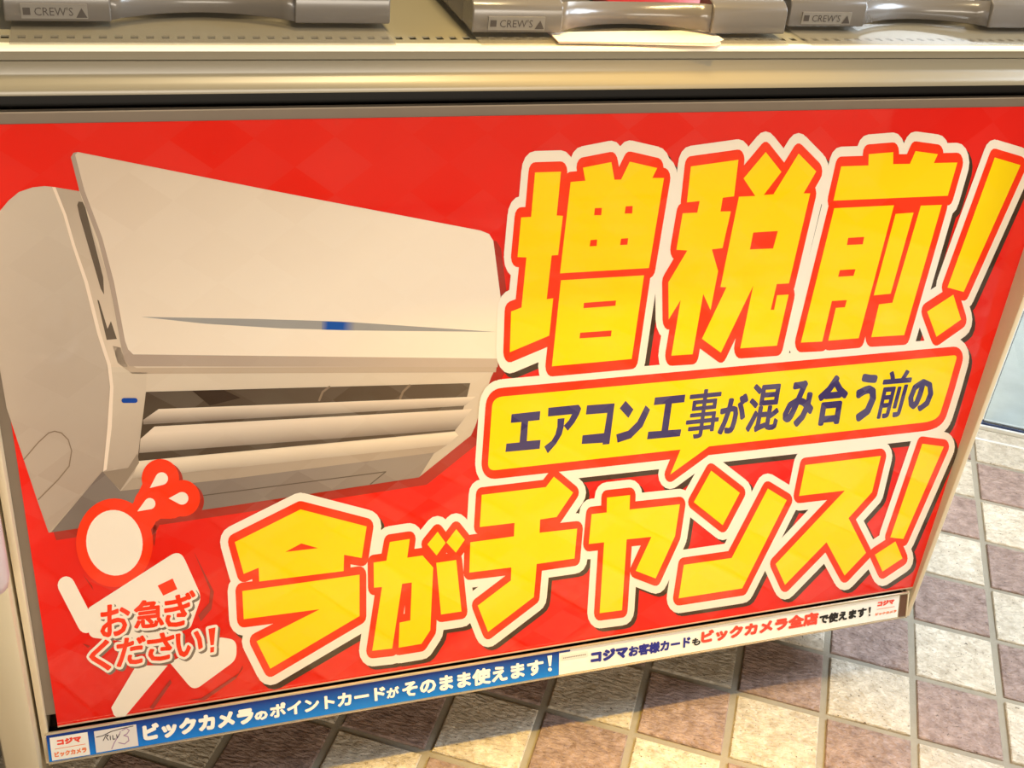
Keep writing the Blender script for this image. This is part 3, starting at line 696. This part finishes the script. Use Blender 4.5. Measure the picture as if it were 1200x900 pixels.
# ------------------------------------------------------------------ neighbouring stand at the far left
nb = empty('neighbouring_stand', (-0.17, 1.03, 0), label='cream upright of the next stand at the left edge of the picture', cat='stand')
xa = on_y(3, 885, 1.01).x; xb = on_y(49, 880, 1.01).x
print('nb', xa, xb, XL0)
def npart(o): o.parent = nb; o.matrix_parent_inverse = Matrix.Translation(-Vector(nb.location)); return o
npart(box('upright', (xa, 1.0, 0.0), (min(xb, XL0 - 0.003), 1.4, 0.56), M['cream_metal'], bev=0.008))
bmm = bmesh.new()
pp = on_y(-6, 640, 0.99)
prof2 = [(0.0, 0.0), (0.010, 0.002), (0.017, 0.008), (0.020, 0.020), (0.0205, 0.05), (0.0205, 0.45), (0, 0.45)]
zb0 = on_y(-4, 690, 0.99).z; ns = 24
rings = [[bmm.verts.new((r_ * math.cos(2 * math.pi * k / ns), r_ * math.sin(2 * math.pi * k / ns), z_)) for k in range(ns)] for r_, z_ in prof2[1:-1]]
for a, b2 in zip(rings, rings[1:]):
    for k in range(ns): bmm.faces.new((a[k], a[(k + 1) % ns], b2[(k + 1) % ns], b2[k]))
bmm.faces.new(rings[0][::-1]); bmm.faces.new(rings[-1])
me = bpy.data.meshes.new('bumper'); bmm.to_mesh(me); bmm.free()
for p in me.polygons: p.use_smooth = True
o = link('corner_bumper', me, M['mauve']); o.location = (on_y(9, 650, 0.99).x - 0.0205, 0.985, zb0); npart(o)

# ------------------------------------------------------------------ catalogue holders on the deck
def wxp(px, py=28, y=1.05): return on_y(px, py, y).x
def build_holder(label, pl_, pa, pb, pr, yb, word_at, side=None):
    """px positions: left edge, end of left block, start of right block, right edge; yb = px row of the block's bottom edge"""
    k_ = -ray((pl_ + pr) / 2, yb).z / ray((pl_ + pr) / 2, yb).y; YH = (H - ZD - 0.006) / k_; print('YH', YH)
    def wxp(px): return on_y(px, yb, YH).x
    h = empty('catalogue_holder', (wxp((pl_ + pr) / 2), YH + 0.1, ZD), label=label, cat='catalogue holder', group='smoky plastic catalogue holders on the shelf')
    loc = Vector(h.location)
    def hp(o): o.parent = h; o.matrix_parent_inverse = Matrix.Translation(-loc); return o
    x0, x1, x2, x3 = wxp(pl_), wxp(pa), wxp(pb), wxp(pr)
    zb0 = on_y((pl_ + pr) / 2, yb, YH).z
    zt0 = zb0 + 0.036
    y1 = YH + 0.035
    for a, b2 in ((x0, x1), (x2, x3)):
        prof = [(YH + 0.001, zb0), (YH, zb0 + 0.002), (YH + 0.001, zb0 + 0.020), (YH + 0.003, zb0 + 0.0245), (YH + 0.008, zb0 + 0.028), (YH + 0.014, zb0 + 0.030), (y1, zb0 + 0.034), (y1, zb0 + 0.001)]
        o = extrude_x('front_block', prof, a, b2, M['holder'], smooth=True); hp(o)
        bv = o.modifiers.new('bev', 'BEVEL'); bv.width = 0.0012; bv.segments = 2; bv.limit_method = 'ANGLE'
    # curved middle wall set back between the blocks
    bm = bmesh.new(); n = 16; rows = []
    for k in range(n + 1):
        t = k / n; x = x1 + (x2 - x1) * t; d = 0.026 * math.sin(math.pi * t) ** 0.8; 
        rows.append([bm.verts.new((x, YH + 0.003 + d, zb0 + 0.001)), bm.verts.new((x, YH + 0.008 + d * 1.1, zb0 + 0.026 - 0.006 * math.sin(math.pi * t)))])
    for a, b2 in zip(rows, rows[1:]): bm.faces.new((a[0], b2[0], b2[1], a[1]))
    me = bpy.data.meshes.new('front_wall'); bm.to_mesh(me); bm.free()
    for p in me.polygons: p.use_smooth = True
    o = link('front_wall', me, M['holder']); so = o.modifiers.new('s', 'SOLIDIFY'); so.thickness = 0.002; hp(o)
    # tray, side walls, clear foot
    hp(box('tray', (x0 + 0.002, y1, zb0), (x3 - 0.002, 1.36, zb0 + 0.004), M['holder'], bev=0.001))
    for x in (x0, x3 - 0.003): hp(box('side_wall', (x, y1, zb0 + 0.0005), (x + 0.003, 1.36, zb0 + 0.045), M['holder'], bev=0.001))
    hp(box('clear_foot', (x0 + 0.004, YL + 0.006, ZD + 0.0008), (x3 - 0.004, 1.34, ZD + 0.0022), M['clear'], bev=0.0004))
    for x in (x0 + 0.02, x3 - 0.02): hp(box('foot_block', (x - 0.008, YH + 0.04, ZD + 0.0023), (x + 0.008, YH + 0.09, zb0), M['holder']))
    # embossed label plate
    la, lb = word_at
    ax, bx = wxp(la), wxp(lb); pz0, pz1 = zb0 + 0.003, zb0 + 0.015
    hp(box('label_plate', (ax, YH - 0.0008, pz0), (bx, YH + 0.001, pz1), mat('grey embossed plate', (128, 122, 114), 0.3)))
    vs, fs, es = glyphs("CREW'S")
    wq = (bx - ax); sx0_, sx1_ = ax + wq * 0.2, bx - wq * 0.22
    me = bpy.data.meshes.new('embossed_lettering'); me.from_pydata([(sx0_ + (sx1_ - sx0_) * v[0], YH - 0.0012, pz0 + 0.0025 + (pz1 - pz0 - 0.005) * v[1]) for v in vs], [], fs)
    hp(link('embossed_lettering', me, EMB))
    mk = [(ax + wq * .03, YH - .0012, pz0 + .003), (ax + wq * .14, YH - .0012, pz0 + .003), (ax + wq * .14, YH - .0012, pz1 - .003), (ax + wq * .03, YH - .0012, pz1 - .003),
        (bx - wq * .18, YH - .0012, pz0 + .001), (bx - wq * .01, YH - .0012, pz0 + .001), (bx - wq * .09, YH - .0012, pz1 - .003)]
    for q_ in (mk[:4], mk[4:]):
        me = bpy.data.meshes.new('embossed_mark'); me.from_pydata(q_, [], [tuple(range(len(q_)))]); hp(link('embossed_mark', me, EMB))
    return h, zb0, x0, x1, x2, x3
EMB = mat('dark embossing', (66, 58, 52), 0.4)
h1 = build_holder('smoky plastic catalogue holder at the left end of the shelf', 6, 131, 346, 457, 27, (26, 104))
h2 = build_holder('smoky plastic catalogue holder with a pink leaflet under it', 553, 658, 833, 919, 39.5, (571, 637))
h3 = build_holder('smoky plastic catalogue holder at the right end of the shelf', 923, 1011, 1158, 1262, 32.5, (937, 994))

# catalogues lying in the holders
def sheet_stack(name, x0, x1, y0, y1, z, n, m, label, sag=0.004, th=0.0008, seed=1, wav=1.0):
    root = empty(name, ((x0 + x1) / 2, (y0 + y1) / 2, z), label=label, cat='catalogue')
    rnd = random.Random(seed)
    for k in range(n):
        bm = bmesh.new(); nn = 24; dx = rnd.uniform(-.003, .003); dy = rnd.uniform(-.003, .003); ph = rnd.uniform(0, 1)
        g = []
        for i in range(nn + 1):
            t = i / nn; zz = z + k * th * 1.6 - sag * math.sin(math.pi * t) * (1 - 0.12 * k) + 0.0006 * wav * math.sin(t * 9 + ph * 6)
            yy = y0 + dy + 0.002 * math.sin(t * 5 + ph)
            g.append((bm.verts.new((x0 + dx + (x1 - x0) * t - root.location.x, yy - root.location.y, zz - z)), bm.verts.new((x0 + dx + (x1 - x0) * t - root.location.x, y1 - root.location.y, zz - z + 0.01))))
        for a, b2 in zip(g, g[1:]): bm.faces.new((a[0], b2[0], b2[1], a[1]))
        me = bpy.data.meshes.new('page'); bm.to_mesh(me); bm.free()
        for p in me.polygons: p.use_smooth = True
        o = link('page', me, m[k % len(m)], root); so = o.modifiers.new('s', 'SOLIDIFY'); so.thickness = th
    return root
zc = on_y(740, 13, 1.11).z
sheet_stack('catalogue', on_y(588, 10, 1.11).x, on_y(885, 8, 1.11).x, 1.11, 1.33, zc - 0.000, 5, [M['paper']], 'stack of white catalogues in the middle holder', sag=0.003, seed=3)
zc3 = on_y(1085, 6, 1.11).z
sheet_stack('catalogue', on_y(1012, 3, 1.11).x, on_y(1165, 3, 1.11).x, 1.11, 1.33, zc3 + 0.003, 4, [M['paper']], 'white catalogues sagging in the right hand holder', sag=0.007, seed=5)
zc1 = on_y(230, -3, 1.13).z
# red catalogue behind the middle holder's front wall
o = box('red_catalogue', (on_y(690, 36, 1.115).x, 1.062, h2[1] + 0.0055), (on_y(800, 36, 1.115).x, 1.33, h2[1] + 0.016), M['red_paper'], bev=0.001)
tag(o, 'red catalogue lying under the white ones in the middle holder', 'catalogue')
o = box('dark_catalogue', (on_y(180, 3, 1.12).x, 1.118, h1[1] + 0.0055), (on_y(300, 3, 1.12).x, 1.33, h1[1] + 0.03), mat('dark catalogue cover', (60, 54, 52), 0.35), bev=0.001)
tag(o, 'dark catalogue in the left hand holder', 'catalogue')
# pink leaflet poking out over the lip
lf = empty('leaflet', (on_z(750, 48, ZD).x, YL + 0.03, ZD + 0.003), label='white leaflet with a pink underside sticking out over the shelf lip', cat='leaflet')
def leaf(name, pts, z, m):
    P = [on_z(px, py, z) for px, py in pts]
    me = bpy.data.meshes.new(name); me.from_pydata([(p.x - lf.location.x, p.y - lf.location.y, z - lf.location.z) for p in P], [], [tuple(range(len(P)))])
    o = link(name, me, m, lf); so = o.modifiers.new('s', 'SOLIDIFY'); so.thickness = 0.0005; so.offset = 1
leaf('page', [(641, 38), (655, 50.5), (700, 51.2), (838, 54.5), (845, 52), (843, 47.5), (830, 36)], ZD + 0.0026, M['pink_paper'])
leaf('page', [(643, 38), (654, 49), (700, 49.6), (836, 51), (848, 46.8), (832, 36)], ZD + 0.0036, mat('creamy paper', (244, 226, 204), 0.5))

# unseen box added behind the camera to keep aisle light off the floor
oc = box('low_light_blocker', (-1.6, -1.6, 0.0), (2.4, -1.05, 0.88), M['cream_metal'], bev=0.01); tag(oc, 'plain cream box added out of view to block low light', 'counter')

# ------------------------------------------------------------------ sneakers on the floor before the poster (mirrored in its gloss)
def mirror_floor(px, py, z=0.05):
    r = ray(px, py); t = (PO - CAM).dot(NRM) / r.dot(NRM); p = CAM + r * t; d = r - NRM * 2 * r.dot(NRM)
    return p + d * ((z - p.z) / d.z)
mA, mB = mirror_floor(60, 350, 0.08), mirror_floor(60, 440, 0.03)
print('mirror', mA, mB)
def sneaker(loc, rz, label):
    t = empty('sneaker', loc, label=label, cat='shoe', group='dark sneakers before the poster'); t.rotation_euler = (0, 0, rz)
    secs = [(-0.135, 0.022, 0.075), (-0.125, 0.032, 0.085), (-0.09, 0.036, 0.09), (-0.05, 0.037, 0.088), (0.0, 0.040, 0.080), (0.04, 0.046, 0.066), (0.08, 0.049, 0.053), (0.115, 0.044, 0.045), (0.138, 0.030, 0.036), (0.148, 0.012, 0.028)]
    def loft(name, f, m):
        bm = bmesh.new(); rg = []
        for y, w_, h_ in secs: rg.append([bm.verts.new(v) for v in f(y, w_, h_)])
        for a, b2 in zip(rg, rg[1:]):
            for k in range(len(a)): bm.faces.new((a[k], a[(k + 1) % len(a)], b2[(k + 1) % len(a)], b2[k]))
        bm.faces.new(rg[0][::-1]); bm.faces.new(rg[-1]); bmesh.ops.recalc_face_normals(bm, faces=bm.faces[:])
        me = bpy.data.meshes.new(name); bm.to_mesh(me); bm.free()
        for p in me.polygons: p.use_smooth = True
        o = link(name, me, m, t); sb = o.modifiers.new('s', 'SUBSURF'); sb.levels = 1; sb.render_levels = 1; return o
    n = 16
    loft('upper', lambda y, w_, h_: [(w_ * 0.95 * math.cos(2 * math.pi * k / n), y * 0.97, 0.022 + max(0, math.sin(2 * math.pi * k / n)) ** 0.8 * (h_ - 0.022)) for k in range(n)], mat('charcoal knit', (70, 64, 62), 0.8))
    loft('sole', lambda y, w_, h_: [(w_ * 1.08 * math.copysign(abs(math.cos(2 * math.pi * k / n)) ** 0.6, math.cos(2 * math.pi * k / n)), y * 1.03, 0.014 + 0.014 * math.sin(2 * math.pi * k / n)) for k in range(n)], mat('white rubber', (235, 230, 225), 0.5))
    lm = mat('white laces', (245, 242, 240), 0.6)
    for k in range(6):
        y = 0.075 - k * 0.018; z = 0.060 + k * 0.0055
        bm = bmesh.new()
        for sgn in (-1, 1):
            bmesh.ops.create_cube(bm, size=1, matrix=Matrix.Translation((sgn * 0.011, y, z)) @ Matrix.Rotation(sgn * 0.35, 4, 'Z') @ Matrix.Rotation(sgn * 0.4, 4, 'Y') @ Matrix.Diagonal((0.028, 0.006, 0.004, 1)))
        me = bpy.data.meshes.new('lace'); bm.to_mesh(me); bm.free(); link('lace', me, lm, t)
    for sgn in (-1, 1): box('side_patch', (sgn * 0.036 - 0.004, -0.01, 0.03), (sgn * 0.036 + 0.004, 0.03, 0.055), mat('mustard patch', (190, 150, 60), 0.6), t, bev=0.002)
    return t
sneaker((mA.x, mA.y + 0.02, 0), 0.06, 'charcoal sneaker with white laces, mirrored faintly at the left of the poster')
sneaker((mA.x - 0.26, mA.y - 0.02, 0), 0.12, 'charcoal sneaker with white laces, further left than the mirrored one')
